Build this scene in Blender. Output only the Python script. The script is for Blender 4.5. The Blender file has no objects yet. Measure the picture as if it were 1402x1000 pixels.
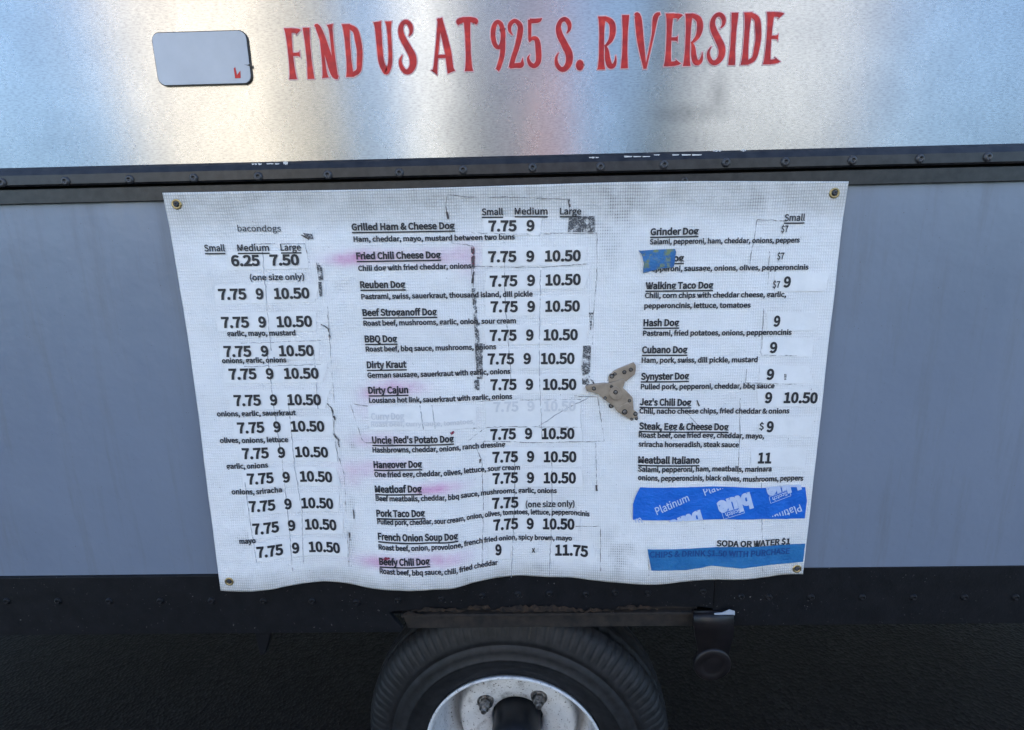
import bpy, bmesh, math, random
from mathutils import Vector, Matrix, noise
R = math.radians
random.seed(4)
sc = bpy.context.scene
COL = sc.collection

# ------------------------------------------------------------------ camera
FPX, CX, CY = 722.0, 701.0, 500.0          # focal length and centre in photo pixels
PITCH, YAW, ROLL = R(12.916), R(-1.052), R(1.224)
EYE = Vector((0.0, -1.0, 1.59))
cy_, sy_ = math.cos(YAW), math.sin(YAW)
FWD = Vector((sy_*math.cos(PITCH), cy_*math.cos(PITCH), -math.sin(PITCH)))
r0 = Vector((cy_, -sy_, 0)); d0 = FWD.cross(r0)
RT = math.cos(ROLL)*r0 + math.sin(ROLL)*d0
DN = -math.sin(ROLL)*r0 + math.cos(ROLL)*d0
cam = bpy.data.cameras.new('camera'); camo = bpy.data.objects.new('camera', cam); COL.objects.link(camo)
m3 = Matrix((RT, -DN, -FWD)).transposed()
camo.matrix_world = Matrix.Translation(EYE) @ m3.to_4x4()
cam.sensor_fit = 'HORIZONTAL'; cam.sensor_width = 36.0; cam.lens = 36.0*FPX/1402.0
cam.clip_start = 0.02; cam.clip_end = 2000
sc.camera = camo

# ------------------------------------------------------------------ sky, sun, exposure
SUN_EL, SUN_AZ = R(42), R(18)              # sun behind the truck, a little to the right
w = bpy.data.worlds.new('World'); sc.world = w; w.use_nodes = True
wn = w.node_tree; bg = wn.nodes['Background']
sky = wn.nodes.new('ShaderNodeTexSky'); sky.sky_type = 'NISHITA'; sky.sun_disc = False
sky.sun_elevation = SUN_EL; sky.sun_rotation = SUN_AZ
sky.air_density = .85; sky.dust_density = .2; sky.ozone_density = 2.8
wn.links.new(sky.outputs[0], bg.inputs[0]); bg.inputs[1].default_value = 0.12
sl = bpy.data.lights.new('sun', 'SUN'); sl.energy = 4.6; sl.angle = R(0.53); sl.color = (1, .95, .87)
so = bpy.data.objects.new('sun', sl); COL.objects.link(so)
sd = Vector((math.sin(SUN_AZ)*math.cos(SUN_EL), math.cos(SUN_AZ)*math.cos(SUN_EL), math.sin(SUN_EL)))
so.rotation_euler = sd.to_track_quat('Z', 'Y').to_euler(); so.location = (3, 8, 9)
sc.view_settings.view_transform = 'Standard'; sc.view_settings.look = 'None'
sc.view_settings.exposure = 2.32; sc.view_settings.gamma = 1.0

# ------------------------------------------------------------------ helpers
def ray(px, py):
    v = (px-CX)/FPX*RT + (py-CY)/FPX*DN + FWD
    return v/v.y
def at(px, py, Y=0.0):                     # point of the plane at depth Y seen at a photo pixel
    return EYE + ray(px, py)*(Y-EYE.y)
def link(o, parent=None):
    COL.objects.link(o)
    if parent: o.parent = parent
    return o
def tag(o, label=None, cat=None, group=None, kind=None):
    for k, v in (('label', label), ('category', cat), ('group', group), ('kind', kind)):
        if v: o[k] = v
    return o
def empty(name, loc=(0,0,0)):
    o = bpy.data.objects.new(name, None); o.location = loc; o.empty_display_size = .1
    return link(o)
def obj(name, bm, m, parent=None, smooth=False):
    me = bpy.data.meshes.new(name); bmesh.ops.recalc_face_normals(bm, faces=bm.faces) if not getattr(bm, 'keep', 0) else None
    bm.to_mesh(me); bm.free()
    for x in (m if isinstance(m, list) else [m]): me.materials.append(x)
    if smooth:
        for p in me.polygons: p.use_smooth = True
    o = bpy.data.objects.new(name, me); link(o, parent)
    if parent is not None and parent.parent is None and parent.type == 'EMPTY':
        o.location = -parent.location
    return o
def box(bm, x0, x1, y0, y1, z0, z1, bev=0.0):
    r = bmesh.ops.create_cube(bm, size=1, matrix=Matrix.Translation(((x0+x1)/2, (y0+y1)/2, (z0+z1)/2)) @ Matrix.Diagonal((x1-x0, y1-y0, z1-z0, 1)))
    if bev > 0:
        vs = set(r['verts']); es = [e for e in bm.edges if e.verts[0] in vs and e.verts[1] in vs]
        bmesh.ops.bevel(bm, geom=es, offset=bev, segments=2, affect='EDGES', profile=.6)
    return bm
def prism(bm, pts, y0, y1, bev=0.0):       # XZ outline with thickness in Y (y0 = near face)
    vs = [bm.verts.new((p[0], y0, p[1])) for p in pts]
    f = bm.faces.new(vs)
    ex = bmesh.ops.extrude_face_region(bm, geom=[f])
    nv = [g for g in ex['geom'] if isinstance(g, bmesh.types.BMVert)]
    for v in nv: v.co.y = y1
    if bev > 0:
        es = [e for e in f.edges]
        bmesh.ops.bevel(bm, geom=es, offset=bev, segments=2, affect='EDGES', profile=.6)
    return bm
def catmull(pts, n=8):
    out = []; P = [pts[0]] + list(pts) + [pts[-1]]
    for i in range(1, len(P)-2):
        a, b, c, d = P[i-1], P[i], P[i+1], P[i+2]
        for k in range(n):
            t = k/n
            out.append(tuple(.5*((2*b[j]) + (-a[j]+c[j])*t + (2*a[j]-5*b[j]+4*c[j]-d[j])*t*t + (-a[j]+3*b[j]-3*c[j]+d[j])*t**3) for j in range(len(b))))
    out.append(tuple(pts[-1])); return out
def lathe(bm, prof, n, cx, cz, full=True): # prof: (r, y); revolves round a Y axis
    rings = []
    for (r, y) in prof:
        rings.append([bm.verts.new((cx+r*math.cos(2*math.pi*k/n), y, cz+r*math.sin(2*math.pi*k/n))) for k in range(n)])
    for a, b in zip(rings[:-1], rings[1:]):
        for k in range(n):
            bm.faces.new((a[k], a[(k+1) % n], b[(k+1) % n], b[k]))
    return rings
def cap(bm, ring): bm.faces.new(ring)

# ------------------------------------------------------------------ materials
def mat(name): 
    m = bpy.data.materials.new(name); m.use_nodes = True
    return m, m.node_tree, m.node_tree.nodes['Principled BSDF']
def N(nt, t, **kw):
    n = nt.nodes.new(t)
    for k, v in kw.items():
        if k.startswith('i_'):
            kk = k[2:]; n.inputs[int(kk) if kk.isdigit() else kk].default_value = v
        else: setattr(n, k, v)
    return n
def L(nt, a, b): nt.links.new(a, b)
def noise_(nt, scale, detail=4, rough=.55, vec=None):
    n = N(nt, 'ShaderNodeTexNoise'); n.inputs['Scale'].default_value = scale; n.inputs['Detail'].default_value = detail; n.inputs['Roughness'].default_value = rough
    if vec is not None: L(nt, vec, n.inputs['Vector'])
    return n
def coords(nt, sx=1, sy=1, sz=1):
    g = N(nt, 'ShaderNodeNewGeometry'); mp = N(nt, 'ShaderNodeMapping')
    mp.inputs['Scale'].default_value = (sx, sy, sz); L(nt, g.outputs['Position'], mp.inputs['Vector'])
    return mp.outputs[0]
def ramp(nt, src, stops):
    r = N(nt, 'ShaderNodeValToRGB'); L(nt, src, r.inputs[0])
    e = r.color_ramp.elements
    while len(e) < len(stops): e.new(.5)
    for i, (p, c) in enumerate(stops):
        e[i].position = p; e[i].color = (c if len(c) == 4 else (*c, 1)) if not isinstance(c, (int, float)) else (c, c, c, 1)
    return r.outputs[0]
def math_(nt, op, a, b=None, clamp=False):
    n = N(nt, 'ShaderNodeMath', operation=op, use_clamp=clamp)
    for i, x in enumerate((a, b)):
        if x is None: continue
        if isinstance(x, (int, float)): n.inputs[i].default_value = x
        else: L(nt, x, n.inputs[i])
    return n.outputs[0]
def mix(nt, fac, a, b, mode='MIX'):
    n = N(nt, 'ShaderNodeMix', data_type='RGBA', blend_type=mode)
    for s, x in ((0, fac), (6, a), (7, b)):
        if isinstance(x, (int, float)): n.inputs[s].default_value = x if s == 0 else (x, x, x, 1)
        elif isinstance(x, tuple): n.inputs[s].default_value = (*x, 1)
        else: L(nt, x, n.inputs[s])
    return n.outputs[2]
def bump(nt, bs, h, strength=.3, dist=.002):
    b = N(nt, 'ShaderNodeBump'); b.inputs['Strength'].default_value = strength; b.inputs['Distance'].default_value = dist
    L(nt, h, b.inputs['Height']); L(nt, b.outputs[0], bs.inputs['Normal'])
def simple(name, c0, c1, rough=.5, scale=30, metal=0, bmp=.15, dist=.001, detail=6, spec=.5):
    m, nt, b = mat(name)
    n = noise_(nt, scale, detail, .6, coords(nt))
    L(nt, ramp(nt, n.outputs[0], [(.35, c0), (.65, c1)]), b.inputs['Base Color'])
    b.inputs['Roughness'].default_value = rough; b.inputs['Metallic'].default_value = metal
    b.inputs['Specular IOR Level'].default_value = spec
    if bmp: bump(nt, b, n.outputs[0], bmp, dist)
    return m

def make_aluminium():
    m, nt, b = mat('brushed_aluminium')
    fine = noise_(nt, 1, 3, .7, coords(nt, 60, 60, 420))
    grit = noise_(nt, 330, 4, .8, coords(nt, .38, 1, 1.5))
    cloud = noise_(nt, 5.5, 5, .6, coords(nt, 1, 1, 1))
    stain = noise_(nt, 9, 7, .68, coords(nt, 1, 1, .7))
    speck = ramp(nt, grit.outputs[0], [(.32, .68), (.56, 1.05)])
    base = ramp(nt, cloud.outputs[0], [(.3, (.35, .35, .355)), (.7, (.44, .435, .43))])
    c = mix(nt, 1.0, base, speck, 'MULTIPLY')
    # two worn grey smudges right of the lettering
    g = N(nt, 'ShaderNodeNewGeometry'); tot = None
    for (px, py, sx, sz) in ((985, 128, .025, .045), (950, 155, .09, .022), (905, 60, .05, .05)):
        p = at(px, py)
        mp = N(nt, 'ShaderNodeMapping'); mp.vector_type = 'TEXTURE'; mp.inputs['Location'].default_value = p; mp.inputs['Scale'].default_value = (sx, 1, sz)
        L(nt, g.outputs['Position'], mp.inputs['Vector'])
        ln = N(nt, 'ShaderNodeVectorMath', operation='LENGTH'); L(nt, mp.outputs[0], ln.inputs[0])
        v = ramp(nt, ln.outputs['Value'], [(.1, .75), (1.6 if 0 else 1.0, 0.0)])
        tot = v if tot is None else math_(nt, 'MAXIMUM', tot, v)
    sm = math_(nt, 'MULTIPLY', tot, ramp(nt, stain.outputs[0], [(.35, 0.0), (.62, 1.0)]))
    c = mix(nt, sm, c, (.17, .175, .18))
    dots = noise_(nt, 150, 2, .5, coords(nt)); dk = ramp(nt, dots.outputs[0], [(.22, 1.0), (.255, 0.0)])
    c = mix(nt, dk, c, (.12, .12, .13))
    L(nt, c, b.inputs['Base Color'])
    b.inputs['Metallic'].default_value = 1.0
    ro = ramp(nt, stain.outputs[0], [(.3, .25), (.7, .30)])
    L(nt, ro, b.inputs['Roughness'])
    b.inputs['Anisotropic'].default_value = .96; b.inputs['Anisotropic Rotation'].default_value = .25
    tg = N(nt, 'ShaderNodeTangent', direction_type='UV_MAP', uv_map='UVMap'); L(nt, tg.outputs[0], b.inputs['Tangent'])
    bump(nt, b, fine.outputs[0], .07, .0006)
    return m
M_ALU = make_aluminium()

def make_banner_mat():
    m, nt, b = mat('scrim_vinyl')
    g = N(nt, 'ShaderNodeNewGeometry'); sp = N(nt, 'ShaderNodeSeparateXYZ'); L(nt, g.outputs['Position'], sp.inputs[0])
    wob = noise_(nt, 7, 3, .5, coords(nt))
    def wave(comp, period):
        a = math_(nt, 'MULTIPLY', sp.outputs[comp], 2*math.pi/period)
        a = math_(nt, 'ADD', a, math_(nt, 'MULTIPLY', wob.outputs[0], 9.0))
        return math_(nt, 'ADD', math_(nt, 'MULTIPLY', math_(nt, 'SINE', a), .5), .5)
    wx = wave(0, .0044); wz = wave(2, .0056)
    wx = math_(nt, 'POWER', wx, 3.0); wz = math_(nt, 'POWER', wz, 3.0)
    weave = math_(nt, 'MAXIMUM', wx, math_(nt, 'MULTIPLY', wz, .8))
    cross = math_(nt, 'MULTIPLY', wx, wz)
    hem = N(nt, 'ShaderNodeAttribute', attribute_name='hem').outputs['Fac']
    dirt = N(nt, 'ShaderNodeAttribute', attribute_name='dirt').outputs['Fac']
    pink = N(nt, 'ShaderNodeAttribute', attribute_name='pink').outputs['Fac']
    patch = noise_(nt, 22, 5, .65, coords(nt)); pm = ramp(nt, patch.outputs[0], [(.38, 0.0), (.62, 1.0)])
    base = ramp(nt, noise_(nt, 6, 5, .6, coords(nt)).outputs[0], [(.3, (.76, .765, .775)), (.7, (.83, .83, .835))])
    # faint weave everywhere, dirty weave at the hems and in the soiled areas
    amt = math_(nt, 'ADD', math_(nt, 'ADD', .05, math_(nt, 'MULTIPLY', pm, .13)), math_(nt, 'MULTIPLY', hem, math_(nt, 'ADD', .32, math_(nt, 'MULTIPLY', pm, .3))))
    c = mix(nt, math_(nt, 'MULTIPLY', weave, amt), base, (.25, .25, .25))
    c = mix(nt, math_(nt, 'MULTIPLY', hem, math_(nt, 'ADD', .34, math_(nt, 'MULTIPLY', pm, .14))), c, (.40, .385, .35))
    dm = math_(nt, 'MULTIPLY', dirt, math_(nt, 'ADD', math_(nt, 'MULTIPLY', math_(nt, 'MULTIPLY', cross, pm), 1.5), math_(nt, 'MULTIPLY', pm, .22)), True)
    c = mix(nt, dm, c, (.09, .085, .08))
    fl = noise_(nt, 260, 2, .5, coords(nt)); fk = ramp(nt, fl.outputs[0], [(.235, .8), (.27, 0.0)])
    c = mix(nt, fk, c, (.2, .2, .2))
    pk = math_(nt, 'MULTIPLY', pink, math_(nt, 'ADD', .55, math_(nt, 'MULTIPLY', pm, .5)), True)
    c = mix(nt, pk, c, (.66, .36, .55))
    L(nt, c, b.inputs['Base Color'])
    b.inputs['Roughness'].default_value = .5; b.inputs['Specular IOR Level'].default_value = .35
    wr = noise_(nt, 14, 4, .6, coords(nt))
    h = math_(nt, 'ADD', math_(nt, 'MULTIPLY', weave, .25), math_(nt, 'MULTIPLY', wr.outputs[0], 3.0))
    bump(nt, b, h, .6, .004)
    return m
M_BAN = make_banner_mat()

def make_paper():
    m, nt, b = mat('taped_paper')
    n = noise_(nt, 30, 5, .6, coords(nt)); w2 = noise_(nt, 9, 3, .5, coords(nt, 1, 1, .4))
    L(nt, ramp(nt, n.outputs[0], [(.3, (.745, .75, .76)), (.7, (.82, .82, .825))]), b.inputs['Base Color'])
    b.inputs['Roughness'].default_value = .33; b.inputs['Specular IOR Level'].default_value = .45
    bump(nt, b, math_(nt, 'ADD', w2.outputs[0], math_(nt, 'MULTIPLY', n.outputs[0], .4)), .55, .006)
    return m
M_PAPER = make_paper()

def speckle(name, col, lo, hi, scale, sz=1.0, brk=0):      # dirt left by old tape: patchy, the ground shows between
    m, nt, b = mat(name)
    n = noise_(nt, scale, 4, .7, coords(nt, 1, 1, sz))
    al = ramp(nt, n.outputs[0], [(lo, 1.0), (hi, 0.0)])
    if brk: al = math_(nt, 'MULTIPLY', al, ramp(nt, noise_(nt, brk, 5, .7, coords(nt)).outputs[0], [(.40, 0.0), (.50, 1.0)]))
    L(nt, al, b.inputs['Alpha'])
    b.inputs['Base Color'].default_value = (*col, 1); b.inputs['Roughness'].default_value = .8
    return m
M_RES = speckle('black_residue', (.09, .09, .095), .50, .60, 420, 1.0, 75)
M_LINE = speckle('grimy_line', (.24, .23, .22), .36, .62, 60)
M_LINE2 = speckle('grimy_line_dark', (.07, .06, .06), .50, .62, 80)
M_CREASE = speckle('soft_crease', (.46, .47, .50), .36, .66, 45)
M_RED = speckle('red_marker', (.22, .02, .05), .50, .60, 200)
M_INK = simple('black_ink', (.012, .013, .018), (.028, .029, .035), .55, 200, bmp=0)
M_GHOST = simple('faded_ink', (.60, .61, .64), (.66, .67, .70), .5, 60, bmp=0)
M_BLACK = simple('black_painted_steel', (.004, .0045, .006), (.010, .011, .014), .40, 24, bmp=.25, dist=.0012, spec=.35)
def make_grimy_black():
    m, nt, b = mat('chipped_black_steel')
    n = noise_(nt, 26, 7, .7, coords(nt)); d = noise_(nt, 170, 3, .6, coords(nt)); a = noise_(nt, 7, 4, .6, coords(nt, .5, 1, 2.2))
    c = ramp(nt, n.outputs[0], [(.3, (.003, .0035, .005)), (.7, (.009, .0095, .012))])
    c = mix(nt, math_(nt, 'MULTIPLY', ramp(nt, d.outputs[0], [(.68, 0.0), (.74, 1.0)]), ramp(nt, a.outputs[0], [(.45, 0.1), (.62, 1.0)])), c, (.20, .19, .18))
    L(nt, c, b.inputs['Base Color']); b.inputs['Roughness'].default_value = .6; b.inputs['Specular IOR Level'].default_value = .22
    bump(nt, b, math_(nt, 'ADD', n.outputs[0], d.outputs[0]), .35, .0015)
    return m
M_SKIRT = make_grimy_black()
M_RAIL = simple('weathered_black_trim', (.007, .007, .009), (.024, .023, .025), .36, 60, bmp=.2, dist=.0008, spec=.35)
M_RUST = simple('rusty_steel', (.008, .007, .007), (.028, .021, .017), .85, 45, bmp=.6, dist=.003)
M_RUST2 = simple('peeling_rust', (.006, .005, .005), (.042, .025, .016), .9, 70, bmp=.8, dist=.003)
M_CHIP = simple('bare_metal_chip', (.5, .5, .5), (.7, .7, .7), .5, 90, bmp=0)
M_RUB = simple('black_rubber', (.004, .0044, .0052), (.016, .016, .018), .6, 50, bmp=.35, dist=.0012, detail=8, spec=.4)
def make_rim():
    m, nt, b = mat('worn_white_wheel_paint')
    n = noise_(nt, 14, 5, .6, coords(nt)); s = noise_(nt, 190, 2, .5, coords(nt)); q = noise_(nt, 34, 6, .7, coords(nt))
    c = ramp(nt, n.outputs[0], [(.3, (.52, .53, .54)), (.7, (.72, .72, .72))])
    c = mix(nt, ramp(nt, s.outputs[0], [(.30, 1.0), (.36, 0.0)]), c, (.06, .05, .045))
    c = mix(nt, math_(nt, 'MULTIPLY', ramp(nt, q.outputs[0], [(.52, 0.0), (.7, 1.0)]), .6), c, (.17, .15, .14))
    tc = N(nt, 'ShaderNodeTexCoord'); sp = N(nt, 'ShaderNodeSeparateXYZ'); L(nt, tc.outputs['Object'], sp.inputs[0])
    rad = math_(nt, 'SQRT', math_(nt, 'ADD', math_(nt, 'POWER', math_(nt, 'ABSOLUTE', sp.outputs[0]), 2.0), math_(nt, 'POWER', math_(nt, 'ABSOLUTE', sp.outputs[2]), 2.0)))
    dj = math_(nt, 'ADD', rad, math_(nt, 'MULTIPLY', q.outputs[0], .006))      # dirt and crease shade round the disc, both painted into the colour
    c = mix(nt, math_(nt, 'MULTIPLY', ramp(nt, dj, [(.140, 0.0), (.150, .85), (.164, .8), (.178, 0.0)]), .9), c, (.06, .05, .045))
    L(nt, c, b.inputs['Base Color']); b.inputs['Roughness'].default_value = .45
    bump(nt, b, q.outputs[0], .2, .001); return m
M_RIM = make_rim()
M_NUT = simple('grimy_nut_metal', (.10, .09, .085), (.42, .41, .40), .38, 90, metal=.9, bmp=.2)
M_HINGE = simple('tan_metal', (.25, .195, .145), (.36, .29, .22), .5, 50, metal=.1, bmp=.2, dist=.0006)
M_HRIV = simple('dark_rivet', (.10, .085, .075), (.30, .27, .24), .35, 90, metal=.7, bmp=0)
M_PLATE = simple('pale_blue_plate', (.36, .40, .46), (.42, .46, .52), .3, 12, bmp=.05)
def make_foil():
    m, nt, b = mat('red_foil_vinyl')
    n = noise_(nt, 55, 4, .6, coords(nt)); v = N(nt, 'ShaderNodeTexVoronoi'); v.inputs['Scale'].default_value = 85; L(nt, coords(nt), v.inputs['Vector'])
    c = ramp(nt, n.outputs[0], [(.3, (.26, .010, .016)), (.55, (.45, .020, .020)), (.75, (.66, .05, .03))])
    L(nt, c, b.inputs['Base Color']); b.inputs['Metallic'].default_value = .15; b.inputs['Roughness'].default_value = .4; b.inputs['Specular IOR Level'].default_value = .3
    bump(nt, b, v.outputs['Distance'], .25, .002); return m
M_FOIL = make_foil()
M_EDGE = simple('pink_vinyl_edge', (.62, .34, .36), (.72, .46, .47), .4, 60, bmp=0)
def make_tape(name, c0, c1, worn=0, wc=(.2, .24, .06)):
    m, nt, b = mat(name)
    n = noise_(nt, 25, 5, .6, coords(nt)); cr = noise_(nt, 240, 2, .5, coords(nt, .5, 1, 1))
    c = ramp(nt, n.outputs[0], [(.35, c0), (.65, c1)])
    if worn: c = mix(nt, math_(nt, 'MULTIPLY', ramp(nt, noise_(nt, 75, 5, .7, coords(nt)).outputs[0], [(.5, 0.0), (.62, 1.0)]), worn), c, wc)
    L(nt, c, b.inputs['Base Color']); b.inputs['Roughness'].default_value = .42; b.inputs['Specular IOR Level'].default_value = .4
    bump(nt, b, math_(nt, 'ADD', math_(nt, 'MULTIPLY', n.outputs[0], 2), math_(nt, 'MULTIPLY', cr.outputs[0], .4)), .5, .005)
    return m
M_TAPE1 = make_tape('worn_blue_tape', (.010, .085, .30), (.03, .16, .38), .8)
M_TAPE2 = make_tape('glossy_blue_tape', (.008, .115, .52), (.014, .15, .62))
M_TAPE3 = make_tape('thin_blue_tape', (.018, .13, .34), (.03, .18, .42), .25, (.05, .18, .32))
M_TPRINT = simple('pale_tape_print', (.42, .52, .75), (.55, .62, .80), .45, 60, bmp=0)
M_TGHOST = simple('darkened_print', (.010, .055, .21), (.014, .075, .26), .45, 60, bmp=0)
def make_asphalt():
    m, nt, b = mat('asphalt')
    v = N(nt, 'ShaderNodeTexVoronoi'); v.inputs['Scale'].default_value = 85; L(nt, coords(nt), v.inputs['Vector'])
    n = noise_(nt, 3, 5, .6, coords(nt)); k = noise_(nt, 300, 3, .6, coords(nt))
    c = mix(nt, n.outputs[0], ramp(nt, v.outputs['Color'], [(0, (.002, .002, .003)), (1, (.024, .024, .025))]), (.006, .006, .007))
    L(nt, mix(nt, ramp(nt, k.outputs[0], [(.66, 0.0), (.72, 1.0)]), c, (.07, .07, .068)), b.inputs['Base Color'])
    b.inputs['Roughness'].default_value = .9; b.inputs['Specular IOR Level'].default_value = .15
    bump(nt, b, v.outputs['Distance'], .8, .006); return m
M_ASPH = make_asphalt()
M_STUCCO = simple('cream_stucco', (.72, .64, .52), (.80, .72, .60), .9, 4, bmp=.3)
M_WHITEW = simple('white_siding', (.76, .74, .69), (.82, .80, .76), .8, 6, bmp=.2)
M_BRICK = simple('terracotta_render', (.42, .17, .10), (.52, .23, .14), .9, 6, bmp=.3)
M_DGLASS = simple('dark_window_glass', (.03, .035, .04), (.05, .055, .06), .08, 2, bmp=0)

# ------------------------------------------------------------------ ground
GZ = -.031
bm = bmesh.new()
vs = [bm.verts.new(p) for p in ((-300, -300, GZ), (300, -300, GZ), (300, 300, GZ), (-300, 300, GZ))]; bm.faces.new(vs)
tag(obj('ground', bm, M_ASPH), kind='structure')

# ------------------------------------------------------------------ truck
truck = empty('food_truck', (0, 1.05, 0))
tag(truck, 'food truck side of brushed aluminium over a black skirt, red address lettering along the top', 'food truck')
XL, XR = -2.7, 2.7
zs = lambda px, py, Y=0.0: at(px, py, Y).z
Z_RT = zs(701, 216)          # top of the rail
Z_RB = zs(701, 241)          # bottom of the rail's face
Z_LB = zs(701, 262)          # bottom of the lower strip
Z_SK = zs(430, 865)          # skirt's lower edge
def uv_panel(name, x0, x1, z0, z1, y, m, parent, nx=1):
    bm = bmesh.new(); box(bm, x0, x1, y, y+.004, z0, z1)
    uv = bm.loops.layers.uv.new('UVMap')
    for f in bm.faces:
        for l in f.loops: l[uv].uv = ((l.vert.co.x-x0)/(x1-x0), (l.vert.co.z-z0)/(z1-z0))
    return obj(name, bm, m, parent)
bm = bmesh.new(); box(bm, XL, XR, .032, 2.1, Z_SK+.012, 2.95, .02)
obj('body', bm, M_BLACK, truck)
uv_panel('upper_panel', XL, XR, Z_RT-.01, 2.9, 0, M_ALU, truck)
zb = zs(701, 800)
def make_side():
    m, nt, b = mat('blue_grey_paint')
    n = noise_(nt, 2.2, 6, .6, coords(nt)); st = noise_(nt, 1, 6, .65, coords(nt, 26, 1, 2.2)); sp = noise_(nt, 240, 2, .5, coords(nt))
    c = ramp(nt, n.outputs[0], [(.3, (.155, .187, .25)), (.7, (.182, .217, .285))])
    c = mix(nt, math_(nt, 'MULTIPLY', ramp(nt, st.outputs[0], [(.52, 0.0), (.75, 1.0)]), .45), c, (.12, .125, .13))
    c = mix(nt, ramp(nt, sp.outputs[0], [(.24, .7), (.29, 0.0)]), c, (.06, .06, .06))
    L(nt, c, b.inputs['Base Color']); L(nt, ramp(nt, st.outputs[0], [(.4, .30), (.7, .5)]), b.inputs['Roughness'])
    bump(nt, b, n.outputs[0], .35, .02); return m
M_SIDE = make_side()
uv_panel('lower_panel', XL, XR, zb-.03, Z_LB+.01, .004, M_SIDE, truck)

# under the floor: unseen skirts and frame rails added to keep the ground dark
bm = bmesh.new(); box(bm, XL, XR, 2.06, 2.075, .16, Z_SK+.01); obj('far_light_block', bm, M_BLACK, truck)  # added to block sun and bounce light from the far side
for y in (.42, 1.62):
    bm = bmesh.new(); box(bm, XL+.1, XR-.1, y, y+.07, .58, Z_SK+.01, .004); obj('frame_rail', bm, M_BLACK, truck)
for x in (XL+.02, XR-.04):
    bm = bmesh.new(); box(bm, x, x+.02, .05, 2.05, .2, Z_SK+.01); obj('end_light_block', bm, M_BLACK, truck)  # added ends, closing the underside against light as well
# trim rail: bevelled black strip with rivets, a thinner strip below it
bm = bmesh.new()
prof = [(0, Z_RT+.003), (-.006, Z_RT-.002), (-.012, Z_RT-.012), (-.0125, Z_RB+.003), (-.010, Z_RB), (0, Z_RB)]
a = [bm.verts.new((XL, y, z)) for y, z in prof]; b_ = [bm.verts.new((XR, y, z)) for y, z in prof]
for i in range(len(prof)-1): bm.faces.new((a[i], a[i+1], b_[i+1], b_[i]))
bm.faces.new(a); bm.faces.new(b_)
rail = obj('trim_rail', bm, M_RAIL, truck)
bm = bmesh.new(); box(bm, XL, XR, -.004, .004, Z_LB-.003, Z_RB-.004, .001)
strip = obj('lower_trim_strip', bm, M_RAIL, truck)
def rivet_mesh(r=.0078, d=.004):
    bm = bmesh.new()
    rings = lathe(bm, [(r, 0), (r*.98, -d*.35), (r*.7, -d*.85), (r*.42, -d), (r*.36, -d*.45), (0.0004, -d*.35)], 20, 0, 0)
    cap(bm, rings[-1]); return bm
rv = None
RIV = [(354, 242), (449, 240), (547, 237), (634, 233), (729, 230), (822, 229), (909, 226), (994, 223), (1075, 222)]
px0 = [at(*p, -.0125) for p in RIV]
step = (px0[-1].x-px0[0].x)/8
locs = [Vector((p.x, 0, p.z)) for p in px0]
locs += [Vector((px0[0].x-step*k, 0, px0[0].z)) for k in range(1, 9)] + [Vector((px0[-1].x+step*k, 0, px0[-1].z)) for k in range(1, 9)]
M_RIV = simple('black_rivet', (.022, .022, .026), (.05, .05, .055), .4, 120, bmp=0)
for p in locs:
    if rv is None:
        rv = obj('rivet', rivet_mesh(), M_RIV, rail, True); o = rv
    else:
        o = rv.copy(); link(o, rail)
    o.location = (p.x, -.0124, p.z)
sc_ = obj('screw', rivet_mesh(.0065, .003), M_RIV, strip, True); p = at(937, 248, -.004); sc_.location = (p.x, -.0039, p.z)
# chipped paint along the rail's top edge and between the strips
for (x0, x1, y, t) in ((350, 362, 226.5, 1.6), (370, 386, 226, 1.4), (392, 398, 225, 3.0), (805, 818, 217.6, 1.3), (852, 890, 216.3, 1.2), (893, 900, 214, 1.5), (917, 958, 214, 1.6), (972, 984, 208.6, 1.6), (1010, 1016, 208, 2.0)):
    for k in range(3):
        bm = bmesh.new()
        xa = x0+(x1-x0)*k/3+random.uniform(0, 1); xb = xa+(x1-x0)/3*random.uniform(.5, 1.0)
        a1, a2 = at(xa, y), at(xb, y-.1); h = t*.0015*random.uniform(.4, .8)
        yy = -.0134
        vs = [bm.verts.new(q) for q in ((a1.x, yy, a1.z-h), (a2.x, yy, a2.z-h*.7), (a2.x+.001, yy, a2.z+h*.6), (a1.x-.001, yy, a1.z+h))]
        bm.faces.new(vs); obj('paint_chip', bm, M_CHIP, rail)

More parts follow.
